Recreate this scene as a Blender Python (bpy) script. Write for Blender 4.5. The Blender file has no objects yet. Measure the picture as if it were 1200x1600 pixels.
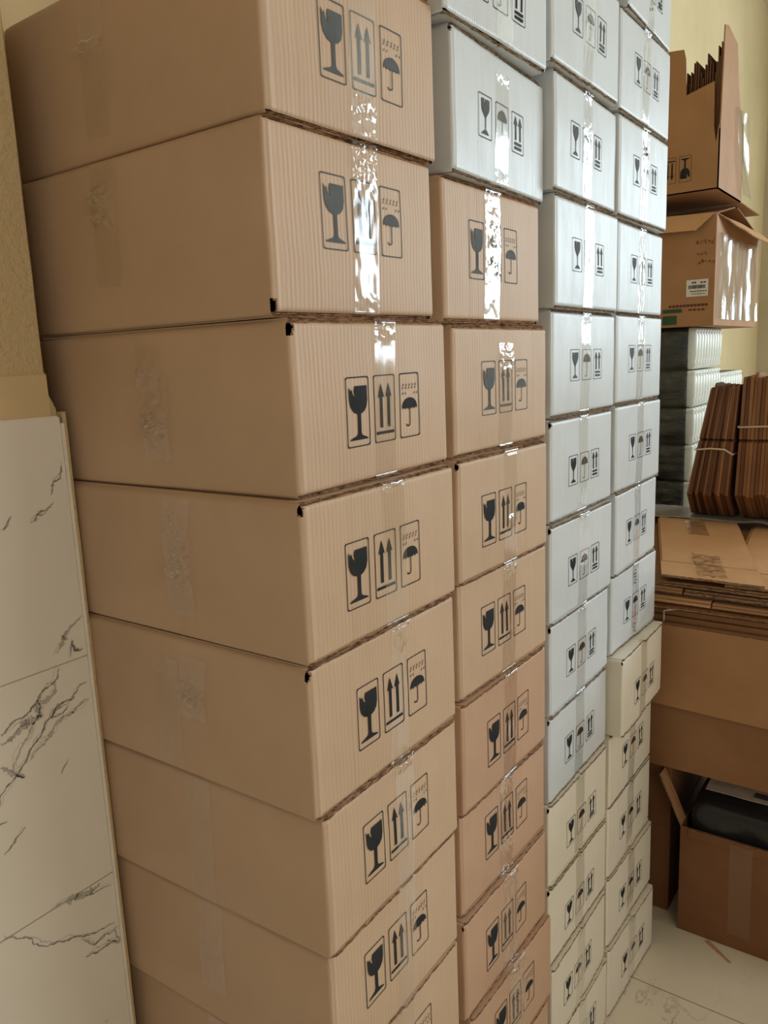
import bpy, bmesh, math, random
from mathutils import Vector, Matrix, noise

# ------------------------------------------------------------------ camera, world, lights, exposure
scene = bpy.context.scene
C = scene.collection
scene.view_settings.view_transform = 'Standard'
scene.view_settings.look = 'None'
scene.view_settings.gamma = 1.0
scene.view_settings.use_curve_mapping = False
scene.view_settings.exposure = 0.0

cam = bpy.data.cameras.new('camera')
cam.sensor_fit = 'VERTICAL'; cam.sensor_height = 24.0
cam.lens = 1233.5 / 1600 * 24.0
cam.clip_start = 0.02
cam_ob = bpy.data.objects.new('camera', cam); C.objects.link(cam_ob)
R_ = Vector((0.579804, -0.81376137, -0.04024613)); U_ = Vector((0.17642287, 0.07716976, 0.98128477)); F_ = Vector((0.79542585, 0.57605318, -0.18830945))
m = Matrix(((R_.x, U_.x, -F_.x, 0.0), (R_.y, U_.y, -F_.y, -0.55557), (R_.z, U_.z, -F_.z, 1.55), (0, 0, 0, 1)))
cam_ob.matrix_world = m
scene.camera = cam_ob

world = bpy.data.worlds.new('world'); scene.world = world; world.use_nodes = True
bg = world.node_tree.nodes['Background']
bg.inputs['Color'].default_value = (1.0, 0.90, 0.75, 1)
bg.inputs['Strength'].default_value = 0.15

def area(name, loc, target, sx, sy, power, color):
    l = bpy.data.lights.new(name, 'AREA'); l.shape = 'RECTANGLE'; l.size = sx; l.size_y = sy
    l.energy = power; l.color = color
    o = bpy.data.objects.new(name, l); C.objects.link(o); o.location = loc
    o.rotation_euler = (Vector(target) - Vector(loc)).to_track_quat('-Z', 'Y').to_euler()
    return o
# daylight entering the window in the far wall
area('window_daylight', (5.42, -2.62, 2.30), (0.0, -2.62, 2.30), 2.7, 1.25, 132, (0.72, 0.89, 1.0))
# added fill lamp behind the camera, lifts the stack sides and tiled wall
area('side_fill', (-0.75, -2.3, 1.95), (0.6, 0.3, 1.3), 1.4, 1.6, 14, (1.0, 0.87, 0.71))
# added fill lamp out of view, brightens the carton fronts and floor
area('front_fill', (2.6, -4.6, 2.75), (2.2, 0.0, .9), 2.0, 1.0, 50, (1.0, 0.965, 0.92))

# ------------------------------------------------------------------ material helpers
def srgb(r, g, b):
    f = lambda c: (c / 255 / 12.92) if c / 255 <= 0.04045 else ((c / 255 + 0.055) / 1.055) ** 2.4
    return (f(r), f(g), f(b), 1)
class NT:
    def __init__(s, name):
        s.m = bpy.data.materials.new(name); s.m.use_nodes = True; s.t = s.m.node_tree; s.n = s.t.nodes
        s.b = s.n['Principled BSDF']; s.out = s.n['Material Output']
    def add(s, typ, **kw):
        n = s.n.new(typ)
        for k, v in kw.items():
            if k in n.inputs: n.inputs[k].default_value = v
            else: setattr(n, k, v)
        return n
    def link(s, a, b): s.t.links.new(a, b)
    def coord(s, out='Object', scale=(1, 1, 1)):
        tc = s.add('ShaderNodeTexCoord'); mp = s.add('ShaderNodeMapping'); mp.inputs['Scale'].default_value = scale
        s.link(tc.outputs[out], mp.inputs[0]); return mp.outputs[0]
    def noise(s, vec, scale, detail=4, rough=.55):
        n = s.add('ShaderNodeTexNoise'); n.inputs['Scale'].default_value = scale; n.inputs['Detail'].default_value = detail
        n.inputs['Roughness'].default_value = rough; s.link(vec, n.inputs['Vector']); return n.outputs[0]
    def ramp(s, fac, stops):
        r = s.add('ShaderNodeValToRGB'); e = r.color_ramp.elements
        while len(e) < len(stops): e.new(.5)
        for i, (p, c) in enumerate(stops): e[i].position = p; e[i].color = c
        s.link(fac, r.inputs[0]); return r.outputs[0]
    def math(s, op, a, b=None, c=None):
        n = s.add('ShaderNodeMath', operation=op)
        for i, v in enumerate((a, b, c)):
            if v is None: continue
            if isinstance(v, (int, float)): n.inputs[i].default_value = v
            else: s.link(v, n.inputs[i])
        return n.outputs[0]
    def bump(s, h, strength, dist, prev=None):
        n = s.add('ShaderNodeBump'); n.inputs['Strength'].default_value = strength; n.inputs['Distance'].default_value = dist
        s.link(h, n.inputs['Height'])
        if prev is not None: s.link(prev, n.inputs['Normal'])
        return n.outputs[0]

def card(name, base, spread=10, rib=0.0, rough=.6, spec=.35, ribscale=1.0):
    """cardboard liner; fine flute ribs run vertically on faces that look along y"""
    t = NT(name); v = t.coord()
    n1 = t.noise(v, 6, 3); r, g, b = base
    col = t.ramp(n1, [(.3, srgb(r - spread, g - spread, b - spread)), (.7, srgb(r + spread * .6, g + spread * .6, b + spread * .6))])
    fib = t.noise(t.coord(scale=(60, 60, 260)), 6, 5, .7)
    mix = t.add('ShaderNodeMix', data_type='RGBA', blend_type='MULTIPLY'); mix.inputs[0].default_value = .35
    t.link(col, mix.inputs[6]); t.link(t.ramp(fib, [(.35, (.86, .86, .86, 1)), (.65, (1, 1, 1, 1))]), mix.inputs[7])
    t.link(mix.outputs[2], t.b.inputs['Base Color'])
    t.b.inputs['Roughness'].default_value = rough; t.b.inputs['Specular IOR Level'].default_value = spec
    prev = t.bump(t.noise(v, 220, 3), .12, .0006)
    if rib:
        sp = t.add('ShaderNodeSeparateXYZ'); t.link(v, sp.inputs[0])
        wob = t.noise(t.coord(scale=(3, 3, 4)), 3, 2)
        ph = t.math('MULTIPLY_ADD', sp.outputs[0], 2 * math.pi / (.0066 * ribscale), t.math('MULTIPLY', wob, 8.0))
        sn = t.math('SINE', ph)
        # stretched noise gives each flute its own depth
        amp = t.ramp(t.noise(t.coord(scale=(26, 26, 5)), 1.6, 3, .7), [(.3, (.12, .12, .12, 1)), (.72, (1, 1, 1, 1))])
        prev = t.bump(t.math('MULTIPLY', sn, amp), rib, .0009, prev)
        prev = t.bump(t.noise(t.coord(scale=(90, 90, 2)), 2, 3), rib * .6, .0016, prev)
    t.link(prev, t.b.inputs['Normal'])
    return t.m
def flat(name, rgb, rough=.6, spec=.3, metal=0):
    t = NT(name); v = t.coord(); n = t.noise(v, 30, 3); r, g, b = rgb
    t.link(t.ramp(n, [(.3, srgb(max(r - 8, 0), max(g - 8, 0), max(b - 8, 0))), (.7, srgb(min(r + 5, 255), min(g + 5, 255), min(b + 5, 255)))]), t.b.inputs['Base Color'])
    t.b.inputs['Roughness'].default_value = rough; t.b.inputs['Specular IOR Level'].default_value = spec; t.b.inputs['Metallic'].default_value = metal
    return t.m
def edge_mat(name, dark, light):
    t = NT(name); v = t.coord(scale=(1, 1, 6))
    n = t.noise(v, 90, 4, .7)
    t.link(t.ramp(n, [(.35, srgb(*dark)), (.62, srgb(*light))]), t.b.inputs['Base Color']); t.b.inputs['Roughness'].default_value = .9
    t.b.inputs['Specular IOR Level'].default_value = .1
    t.link(t.bump(t.noise(v, 300, 4), .7, .002), t.b.inputs['Normal']); return t.m
def film(name, tint, opacity, bumpd, rough=.08, scale=(1, 1, 1), nscale=45):
    """clear plastic film: see-through with a glossy wrinkled surface"""
    t = NT(name); n = t.n; v = t.coord(scale=scale)
    t.n.remove(t.b)
    tr = t.add('ShaderNodeBsdfTransparent'); tr.inputs[0].default_value = tint
    gl = t.add('ShaderNodeBsdfGlossy'); gl.inputs['Roughness'].default_value = rough; gl.inputs[0].default_value = (1, 1, 1, 1)
    prev = t.bump(t.noise(v, nscale, 4, .6), .55, bumpd)
    t.link(prev, gl.inputs['Normal'])
    ge = t.add('ShaderNodeNewGeometry'); dt = t.add('ShaderNodeVectorMath', operation='DOT_PRODUCT'); t.link(ge.outputs['Incoming'], dt.inputs[0]); t.link(prev, dt.inputs[1])
    c5 = t.math('POWER', t.math('SUBTRACT', 1.0, t.math('ABSOLUTE', dt.outputs['Value'])), 4.5)
    fac = t.math('ADD', t.math('MULTIPLY', c5, .9), opacity)
    mx = t.add('ShaderNodeMixShader'); t.link(fac, mx.inputs[0]); t.link(tr.outputs[0], mx.inputs[1]); t.link(gl.outputs[0], mx.inputs[2])
    t.link(mx.outputs[0], t.out.inputs[0]); return t.m

M = {}
M['kraft'] = card('kraft_board', (197, 167, 139), 6, rib=.26, rough=.55)
M['kraft_pink'] = card('kraft_board_reddish', (192, 156, 129), 7, rib=.22, rough=.5)
M['white'] = card('white_coated_board', (208, 212, 214), 5, rib=.22, rough=.40, spec=.45, ribscale=.8)
M['cream'] = card('cream_coated_board', (226, 218, 200), 4, rib=.10, rough=.45, spec=.4, ribscale=.8)
M['plain'] = card('plain_brown_board', (172, 128, 88), 8, rib=.0, rough=.65)
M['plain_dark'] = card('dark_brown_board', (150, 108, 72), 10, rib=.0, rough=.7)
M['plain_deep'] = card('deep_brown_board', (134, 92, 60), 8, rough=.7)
M['plain_light'] = card('light_brown_board', (205, 158, 114), 8, rib=.0, rough=.5)
M['edge'] = edge_mat('raw_corrugated_edge', (84, 58, 40), (192, 154, 120))
M['edge_white'] = edge_mat('raw_edge_of_white_board', (92, 74, 60), (188, 168, 146))
M['ink'] = flat('black_print', (44, 45, 47), .75, .12)
M['ink_haze'] = flat('hazed_print', (96, 100, 102), .75, .12)  # black print with the veil of haze mixed into its colour
M['ink_red'] = flat('red_print', (200, 60, 50), .5)
M['ink_violet'] = flat('violet_print', (60, 44, 92), .5)
M['tape'] = film('clear_packing_tape', (.975, .97, .96, 1), .07, .0004, .12, (1, 1, .35), 60)
M['tape_crinkle'] = film('clear_tape_crinkled', (.975, .97, .96, 1), .09, .0016, .10, (1, 1, .5), 110)
M['wrap_thin'] = film('thin_clear_wrap', (.93, .95, .93, 1), .03, .002, .16, (1, .3, 1), 40)
M['wrap'] = film('clear_plastic_wrap', (.93, .95, .93, 1), .14, .002, .14, (1, 1, .3), 30)

# ------------------------------------------------------------------ object helpers
def link_mesh(name, bm, mats, parent=None, smooth=False, loc=None, rot=None):
    me = bpy.data.meshes.new(name); bm.normal_update(); bm.to_mesh(me); bm.free()
    for x in (mats if isinstance(mats, (list, tuple)) else [mats]): me.materials.append(x)
    if smooth:
        for p in me.polygons: p.use_smooth = True
    o = bpy.data.objects.new(name, me); C.objects.link(o)
    if parent is not None: o.parent = parent
    if loc is not None: o.location = loc
    if rot is not None: o.rotation_euler = rot
    return o
def thing(name, label, cat, loc=(0, 0, 0), rot=(0, 0, 0), group=None):
    o = bpy.data.objects.new(name, None); C.objects.link(o); o.empty_display_size = .05
    o.location = loc; o.rotation_euler = rot; o['label'] = label; o['category'] = cat
    if group: o['group'] = group
    return o
def tag(o, label, cat, group=None):
    o['label'] = label; o['category'] = cat
    if group: o['group'] = group
    return o
def structure(o): o['kind'] = 'structure'; return o
def box(bm, x0, x1, y0, y1, z0, z1, mi=0, T=None):
    vs = [Vector((x, y, z)) for z in (z0, z1) for y in (y0, y1) for x in (x0, x1)]
    if T: vs = [T(v) for v in vs]
    v = [bm.verts.new(p) for p in vs]
    for f in ((0, 2, 3, 1), (4, 5, 7, 6), (0, 1, 5, 4), (2, 6, 7, 3), (0, 4, 6, 2), (1, 3, 7, 5)):
        fc = bm.faces.new([v[i] for i in f]); fc.material_index = mi
def tube(bm, pts, r, n=6, mi=0):
    rings = []
    for i, p in enumerate(pts):
        p = Vector(p); a = Vector(pts[max(i - 1, 0)]); b = Vector(pts[min(i + 1, len(pts) - 1)])
        d = (b - a).normalized(); u = d.cross(Vector((0.3, 0.2, 1))).normalized(); w = d.cross(u)
        rings.append([bm.verts.new(p + (u * math.cos(2 * math.pi * k / n) + w * math.sin(2 * math.pi * k / n)) * r) for k in range(n)])
    for i in range(len(rings) - 1):
        for k in range(n):
            f = bm.faces.new((rings[i][k], rings[i][(k + 1) % n], rings[i + 1][(k + 1) % n], rings[i + 1][k])); f.material_index = mi; f.smooth = True
    for rg in (rings[0][::-1], rings[-1]): bm.faces.new(rg).material_index = mi
def nz(x, y, z=0): return noise.noise(Vector((x, y, z)))
# ------------------------------------------------------------------ room
def wall_paint(name, base, bumpy, sc=90):
    t = NT(name); v = t.coord()
    r, g, b = base
    t.link(t.ramp(t.noise(v, 2.2, 5), [(.3, srgb(r - 12, g - 12, b - 14)), (.7, srgb(r + 6, g + 6, b + 6))]), t.b.inputs['Base Color'])
    t.b.inputs['Roughness'].default_value = .75; t.b.inputs['Specular IOR Level'].default_value = .25
    t.link(t.bump(t.noise(v, sc, 5, .6), bumpy, .006), t.b.inputs['Normal']); return t.m
M['plaster'] = wall_paint('rough_ochre_plaster', (222, 198, 156), .9, 130)
M['smooth_plaster'] = wall_paint('smoothed_ochre_plaster', (220, 196, 154), .15, 25)
M['yellow_wall'] = wall_paint('yellow_painted_wall', (220, 202, 162), .12, 30)
M['pale_wall'] = wall_paint('pale_painted_wall', (196, 184, 158), .1, 30)
M['ceiling'] = wall_paint('ceiling_paint', (222, 214, 196), .1, 30)
def marble(name, base, veins=.0):
    t = NT(name); v = t.coord()
    n = t.noise(v, 1.7, 6, .6); r, g, b = base
    c = t.ramp(n, [(.3, srgb(r - 10, g - 10, b - 12)), (.7, srgb(r + 4, g + 4, b + 4))])
    if veins:
        w = t.math('ABSOLUTE', t.math('SUBTRACT', t.noise(t.coord(scale=(1, 1.6, 1)), 2.3, 7, .62), .5))
        k = t.ramp(w, [(.0, (1, 1, 1, 1)), (.012, (0, 0, 0, 1))])
        msk = t.ramp(t.noise(v, 1.1, 2), [(.50, (0, 0, 0, 1)), (.62, (1, 1, 1, 1))])
        f = t.math('MULTIPLY', t.math('MULTIPLY', k, msk), veins)
        mx = t.add('ShaderNodeMix', data_type='RGBA'); t.link(f, mx.inputs[0]); t.link(c, mx.inputs[6]); mx.inputs[7].default_value = srgb(120, 104, 88); c = mx.outputs[2]
    t.link(c, t.b.inputs['Base Color']); t.b.inputs['Roughness'].default_value = .28; t.b.inputs['Specular IOR Level'].default_value = .35
    return t.m
M['tile'] = marble('white_marble_tile', (238, 232, 222))
M['floor_tile'] = marble('cream_marble_floor', (226, 216, 194), .55)
M['vein'] = flat('grey_vein', (128, 122, 115), .3)
M['vein_soft'] = flat('pale_grey_vein', (190, 184, 175), .3)
M['grout'] = flat('grout', (150, 128, 96), .9)
M['trim_white'] = flat('white_edge_trim', (240, 234, 222), .35, .5)

bm = bmesh.new(); box(bm, -3, 5.6, -5, .6, -.1, -.004)
fl = structure(link_mesh('floor', bm, M['grout']))
bm = bmesh.new()
TS = .60; g = .0018
xs = [1.738 + k * TS for k in range(-8, 7)]; ys = [-.36 + k * TS for k in range(-8, 2)]
for x in xs:
    for y in ys:
        x0, x1, y0, y1 = max(x + g, -3), min(x + TS - g, 5.6), max(y + g, -5), min(y + TS - g, .6)
        if x1 > x0 and y1 > y0: box(bm, x0, x1, y0, y1, -.006, 0)
link_mesh('floor_tiles', bm, M['floor_tile'], fl)

bm = bmesh.new(); box(bm, -3, 5.6, .46, .6, 0, 3.4)
structure(link_mesh('wall_back', bm, M['yellow_wall']))
bm = bmesh.new(); box(bm, -3, 5.6, -5, .6, 3.4, 3.5)
structure(link_mesh('ceiling', bm, M['ceiling']))
# far wall with a window opening (the daylight source)
WY0, WY1, WZ0, WZ1 = -3.95, -1.28, 1.68, 2.92
bm = bmesh.new()
box(bm, 5.4, 5.55, -5, WY0, 0, 3.4); box(bm, 5.4, 5.55, WY1, .46, 0, 3.4)
box(bm, 5.4, 5.55, WY0, WY1, 0, WZ0); box(bm, 5.4, 5.55, WY0, WY1, WZ1, 3.4)
structure(link_mesh('wall_far', bm, M['pale_wall']))
bm = bmesh.new()
for y in (WY0, (WY0 + WY1) / 2 - .025, WY1 - .05): box(bm, 5.44, 5.49, y, y + .05, WZ0, WZ1)
for z in (WZ0, WZ1 - .05): box(bm, 5.44, 5.49, WY0, WY1, z, z + .05)
structure(link_mesh('window_1', bm, M['trim_white']))

# left pier: rough plaster above, marble tiles below, white edge trim
bm = bmesh.new()
PX = .577; n = 26
def pier_edge(z): return PX + .0015 * nz(z * 9, 3) + .001 * nz(z * 40, 8)
zs = [0, 1.49, 1.505, 1.515, 1.53] + [1.53 + (3.4 - 1.53) * k / 40 for k in range(1, 41)]
prev = None
for z in zs:
    e = .588 if z <= 1.505 else (.584 if z < 1.52 else pier_edge(z))
    ring = [bm.verts.new((-3, .38, z)), bm.verts.new((e - .004, .38, z)), bm.verts.new((e, .385, z)), bm.verts.new((e, .4599, z)), bm.verts.new((-3, .4599, z))]
    if prev:
        for k in range(5): bm.faces.new((prev[k], prev[(k + 1) % 5], ring[(k + 1) % 5], ring[k]))
    else: bm.faces.new(ring[::-1])
    prev = ring
bm.faces.new(prev)
wl = structure(link_mesh('wall_left', bm, M['plaster']))
bm = bmesh.new()       # smoothed strip above the tiles
N = 30; top = []
for k in range(N + 1):
    x = -3 + (.5745 + 3) * k / N if k < 4 else .1 + (.5745 - .1) * (k - 4) / (N - 4)
    zt = 1.549 + .004 * nz(x * 12, 1)
    top.append((bm.verts.new((x, .3768, zt)), bm.verts.new((x, .3768, 1.494)), bm.verts.new((x, .381, zt + .003))))
for a, b in zip(top, top[1:]):
    bm.faces.new((a[1], b[1], b[0], a[0])); bm.faces.new((a[0], b[0], b[2], a[2]))
link_mesh('skim_strip', bm, M['smooth_plaster'], wl)
bm = bmesh.new()
tx = [.583 - .60 * k for k in range(0, 7)]
tz = [0, .196, .5215, .848, 1.1755, 1.497]
for i in range(len(tx) - 1):
    for j in range(len(tz) - 1):
        box(bm, tx[i + 1] + .001, tx[i] - .001, .371, .380, tz[j] + .0012, tz[j + 1] - .0012)
link_mesh('marble_tiles', bm, M['tile'], wl)
bm = bmesh.new(); box(bm, -3, .582, .3745, .3795, 0, 1.4975); link_mesh('tile_grout', bm, M['trim_white'], wl)
bm = bmesh.new(); box(bm, .5825, .5868, .3695, .382, 0, 1.488); link_mesh('edge_trim', bm, M['trim_white'], wl)
bm = bmesh.new()
prev = None
for k in range(41):
    z = 1.502 * k / 40; e = .5942 + .0007 * nz(z * 14, 5)
    r = [bm.verts.new((.5868, .3715, z)), bm.verts.new((e - .002, .372, z)), bm.verts.new((e, .3745, z)), bm.verts.new((e, .384, z)), bm.verts.new((.5868, .384, z))]
    if prev:
        for q in range(5): bm.faces.new((prev[q], prev[(q + 1) % 5], r[(q + 1) % 5], r[q]))
    prev = r
bm.faces.new(prev)
link_mesh('plaster_bead', bm, M['plaster'], wl)
# veins in the marble, drawn as thin inlays flush with the tile face
bmv = bmesh.new(); bms = bmesh.new()
def strand(bmx, P, w, y, seed, taper=True):
    prev = None; L = len(P)
    for i, (x, z) in enumerate(P):
        a = P[max(i - 1, 0)]; b = P[min(i + 1, L - 1)]; dx, dz = b[0] - a[0], b[1] - a[1]; l = math.hypot(dx, dz) + 1e-9
        ww = w * (math.sin(math.pi * (i + .2) / L) ** .5) * (.25 + 2.0 * abs(nz(i * .11, seed * 3.1)) + .6 * abs(nz(i * .6, seed)))
        ww = max(ww, .00012)
        if bmx is bms: a1, a2 = ww * (1 + 1.2 * nz(i * .3, seed + 5)), ww * (1 + 1.2 * nz(i * .33, seed + 9))
        else: a1 = a2 = ww
        r = (bmx.verts.new((x - dz / l * a1, y, z + dx / l * a1)), bmx.verts.new((x + dz / l * a2, y, z - dx / l * a2)))
        if prev: bmx.faces.new((prev[0], prev[1], r[1], r[0]))
        prev = r
def vein(pts, w, rough=.006, seed=0, soft=False, sub=22):
    def path(off, jit, sd):
        P = []
        for (a, b) in zip(pts, pts[1:]):
            for k in range(sub):
                t = k / sub; x = a[0] + (b[0] - a[0]) * t; z = a[1] + (b[1] - a[1]) * t
                P.append((x + off[0] + jit * nz(x * 40, z * 40, sd) + jit * .35 * nz(x * 190, z * 190, sd), z + off[1] + jit * nz(x * 45, z * 45, sd + 7) + jit * .35 * nz(x * 170, z * 170, sd + 3)))
        return P
    if soft:
        strand(bms, path((0, 0), .006, seed), w * 2.2, .3708, seed)
        strand(bmv, path((.001, -.001), .007, seed + 3), w * .16, .3706, seed)
        strand(bmv, path((-.002, .002), .009, seed + 5), w * .12, .3706, seed + 1)
    else:
        strand(bms, path((.001, 0), .006, seed), w * 1.3, .3708, seed + 2)
        strand(bmv, path((0, 0), .006, seed), w * .55, .3706, seed)
        strand(bmv, path((.001, .001), .009, seed + 2), w * .2, .3706, seed + 4)
vein([(0.5791, 1.4343), (0.5731, 1.4227), (0.5623, 1.4159), (0.5581, 1.3976)], 0.0012, .006, 0, False)
vein([(0.5594, 1.3866), (0.5485, 1.3785), (0.5359, 1.3759), (0.5254, 1.3680)], 0.0014, .006, 1, False)
vein([(0.5004, 1.3808), (0.4930, 1.3679), (0.4860, 1.3637)], 0.001, .006, 2, False)
vein([(0.5815, 1.2330), (0.5648, 1.2219), (0.5498, 1.2072), (0.5367, 1.1921)], 0.0012, .006, 3, True)
vein([(0.5622, 1.2014), (0.5641, 1.1865), (0.5772, 1.1839)], 0.0016, .006, 4, False)
vein([(0.5615, 1.2034), (0.5557, 1.1803)], 0.001, .006, 5, False)
vein([(0.5397, 1.1725), (0.5323, 1.1583), (0.5188, 1.1518), (0.5086, 1.1425), (0.4945, 1.1288), (0.4787, 1.1266), (0.4639, 1.1172), (0.4517, 1.1122)], 0.0016, .006, 6, False)
vein([(0.5334, 1.1525), (0.5206, 1.1379), (0.5058, 1.1348), (0.5070, 1.1167), (0.4875, 1.1159), (0.4708, 1.1057), (0.4502, 1.1010)], 0.0022, .006, 7, True)
vein([(0.5778, 1.1416), (0.5631, 1.1342), (0.5524, 1.1255), (0.5389, 1.1235), (0.5250, 1.1165), (0.5112, 1.1078), (0.5020, 1.0922), (0.4878, 1.0789), (0.4737, 1.0641), (0.4596, 1.0480), (0.4446, 1.0362), (0.4395, 1.0231)], 0.0016, .006, 8, False)
vein([(0.5782, 1.1136), (0.5580, 1.1087), (0.5380, 1.1021), (0.5158, 1.0880), (0.4985, 1.0794), (0.4825, 1.0653)], 0.0014, .006, 9, True)
vein([(0.5443, 1.1214), (0.5250, 1.1165), (0.5202, 1.1077), (0.5352, 1.1088), (0.5459, 1.1190)], 0.0009, .006, 10, False)
vein([(0.5128, 1.1338), (0.4996, 1.1144), (0.4826, 1.0918), (0.4684, 1.0754), (0.4616, 1.0628), (0.4764, 1.0452)], 0.0009, .006, 11, True)
vein([(0.4464, 1.0735), (0.4582, 1.0627), (0.4764, 1.0452)], 0.0016, .006, 12, True)
vein([(0.5369, 1.0419), (0.5209, 1.0273)], 0.0007, .006, 13, False)
vein([(0.4664, 0.9839), (0.4522, 0.9682), (0.4372, 0.9571)], 0.0009, .006, 14, False)
vein([(0.4464, 1.0001), (0.4364, 1.0002)], 0.0008, .006, 15, False)
vein([(0.5625, 0.8419), (0.5437, 0.8396), (0.5223, 0.8451), (0.5015, 0.8486), (0.4901, 0.8483)], 0.002, .006, 16, True)
vein([(0.5758, 0.8297), (0.5515, 0.8367), (0.5258, 0.8410)], 0.0009, .006, 17, False)
vein([(0.5749, 0.7702), (0.5582, 0.7732), (0.5440, 0.7766), (0.5300, 0.7800), (0.5094, 0.7902), (0.4910, 0.7970), (0.4733, 0.8054), (0.4556, 0.8234), (0.4397, 0.8363), (0.4196, 0.8521)], 0.0013, .006, 18, False)
vein([(0.5785, 0.7637), (0.5670, 0.7588), (0.5546, 0.7612), (0.5416, 0.7578), (0.5206, 0.7845)], 0.0014, .006, 19, False)
vein([(0.5799, 0.7395), (0.5607, 0.7423), (0.5418, 0.7432), (0.5242, 0.7496)], 0.0016, .006, 20, False)
vein([(0.5757, 0.7592), (0.5771, 0.7351), (0.5575, 0.7508)], 0.001, .006, 21, False)
vein([(0.5441, 0.6340), (0.5402, 0.6286)], 0.0008, .006, 22, False)
for b_, mm in ((bmv, 'vein'), (bms, 'vein_soft')):
    link_mesh('marble_vein', b_, M[mm], wl)
# ------------------------------------------------------------------ the sealed cartons
DEPTH = .441
# outlines printed on the cartons, in a unit frame (x right, z up)
def ring_path(w, h, r, n=4):
    P = []
    for cx, cz, a0 in ((w - r, h - r, 0), (r, h - r, 90), (r, r, 180), (w - r, r, 270)):
        for k in range(n + 1):
            a = math.radians(a0 + 90 * k / n); P.append((cx + r * math.cos(a), cz + r * math.sin(a)))
    return P
def glass_brown():
    bowl = [(.38, .87), (.90, .87), (.90, .66), (.85, .56), (.74, .50), (.60, .47), (.60, .20), (.64, .165), (.88, .12), (.90, .10), (.12, .10), (.14, .12), (.42, .165), (.46, .20), (.46, .47),
            (.30, .50), (.18, .57), (.13, .66), (.12, .86), (.20, .80), (.24, .83), (.28, .76), (.38, .70), (.34, .80)]
    return [bowl]
def arrows_brown():
    o = []
    for c in (.32, .68):
        o.append([(c - .06, .22), (c + .06, .22), (c + .06, .68), (c + .14, .67), (c, .88), (c - .14, .67), (c - .06, .68)])
    o.append([(.08, .12), (.92, .12), (.92, .165), (.08, .165)]); return o
def umbrella(rain, z0, z1, x0, x1, zh, tip=0):
    o = []; n = 14; dome = []
    for k in range(n + 1):
        a = math.pi * k / n; dome.append((.5 + (x1 - x0) / 2 * math.cos(a), z0 + (z1 - z0) * math.sin(a) ** .8))
    m_ = 5
    for k in range(m_):
        xa = x0 + (x1 - x0) * k / m_; xb = x0 + (x1 - x0) * (k + 1) / m_
        dome += [((xa * .7 + xb * .3), z0 + .022), ((xa * .3 + xb * .7), z0 + .022)]
        if k < m_ - 1: dome.append((xb, z0 - .004))
    o.append(dome)
    s = .018
    o.append([(.5 - s, zh + .05), (.5 + s, zh + .05), (.5 + s, z0 + .03), (.5 - s, z0 + .03)])
    hook = [(.5 + s - 0, zh + .055)]
    out, inn = [], []
    for k in range(9):
        a = -math.pi * k / 8; out.append((.41 + (.09 + s) * math.cos(a), zh + .055 + .045 * math.sin(a))); inn.append((.41 + (.09 - s) * math.cos(a), zh + .055 + .022 * math.sin(a)))
    o.append(out + inn[::-1])
    if tip: o.append([(.47, z1 - .01), (.53, z1 - .01), (.5, z1 + tip)])
    if rain:
        for r_, zz in enumerate((.715, .765, .81)):
            for k in range(5 if r_ else 4):
                x = .18 + .16 * k + (0 if r_ != 1 else -.03) + .02 * (r_ == 0)
                if r_ == 0: x = (.15, .28, .74, .88)[k]; zz = .68
                o.append([(x - .022, zz), (x + .002, zz - .014), (x + .026, zz + .004), (x + .034, zz + .036), (x + .004, zz + .018)])
    return o
def glass_white():
    return [[(.24, .90), (.44, .90), (.40, .82), (.47, .82), (.44, .72), (.53, .83), (.49, .84), (.52, .90), (.80, .90), (.80, .72), (.74, .62), (.62, .53), (.57, .50), (.55, .46), (.545, .20), (.62, .18), (.74, .12), (.76, .09), (.28, .09), (.30, .12), (.40, .17), (.49, .20), (.485, .46), (.45, .50), (.41, .53), (.30, .62), (.24, .72)]]
def arrows_white():
    o = []
    for c in (.32, .70):
        o.append([(c - .055, .32), (c + .055, .32), (c + .055, .70), (c + .15, .69), (c, .92), (c - .15, .69), (c - .055, .70)])
    o.append([(.22, .20), (.80, .20), (.80, .27), (.22, .27)]); o.append([(.22, .09), (.80, .09), (.80, .16), (.22, .16)]); return o
MARKS_BROWN = [(0, .0435, glass_brown()), (.0535, .0435, arrows_brown()), (.107, .0435, umbrella(True, .44, .62, .12, .88, .16))]
MARKS_WHITE = [(0, .0420, glass_white()), (.0545, .0430, umbrella(False, .58, .84, .16, .86, .10, .05)), (.109, .0430, arrows_white())]

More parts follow.
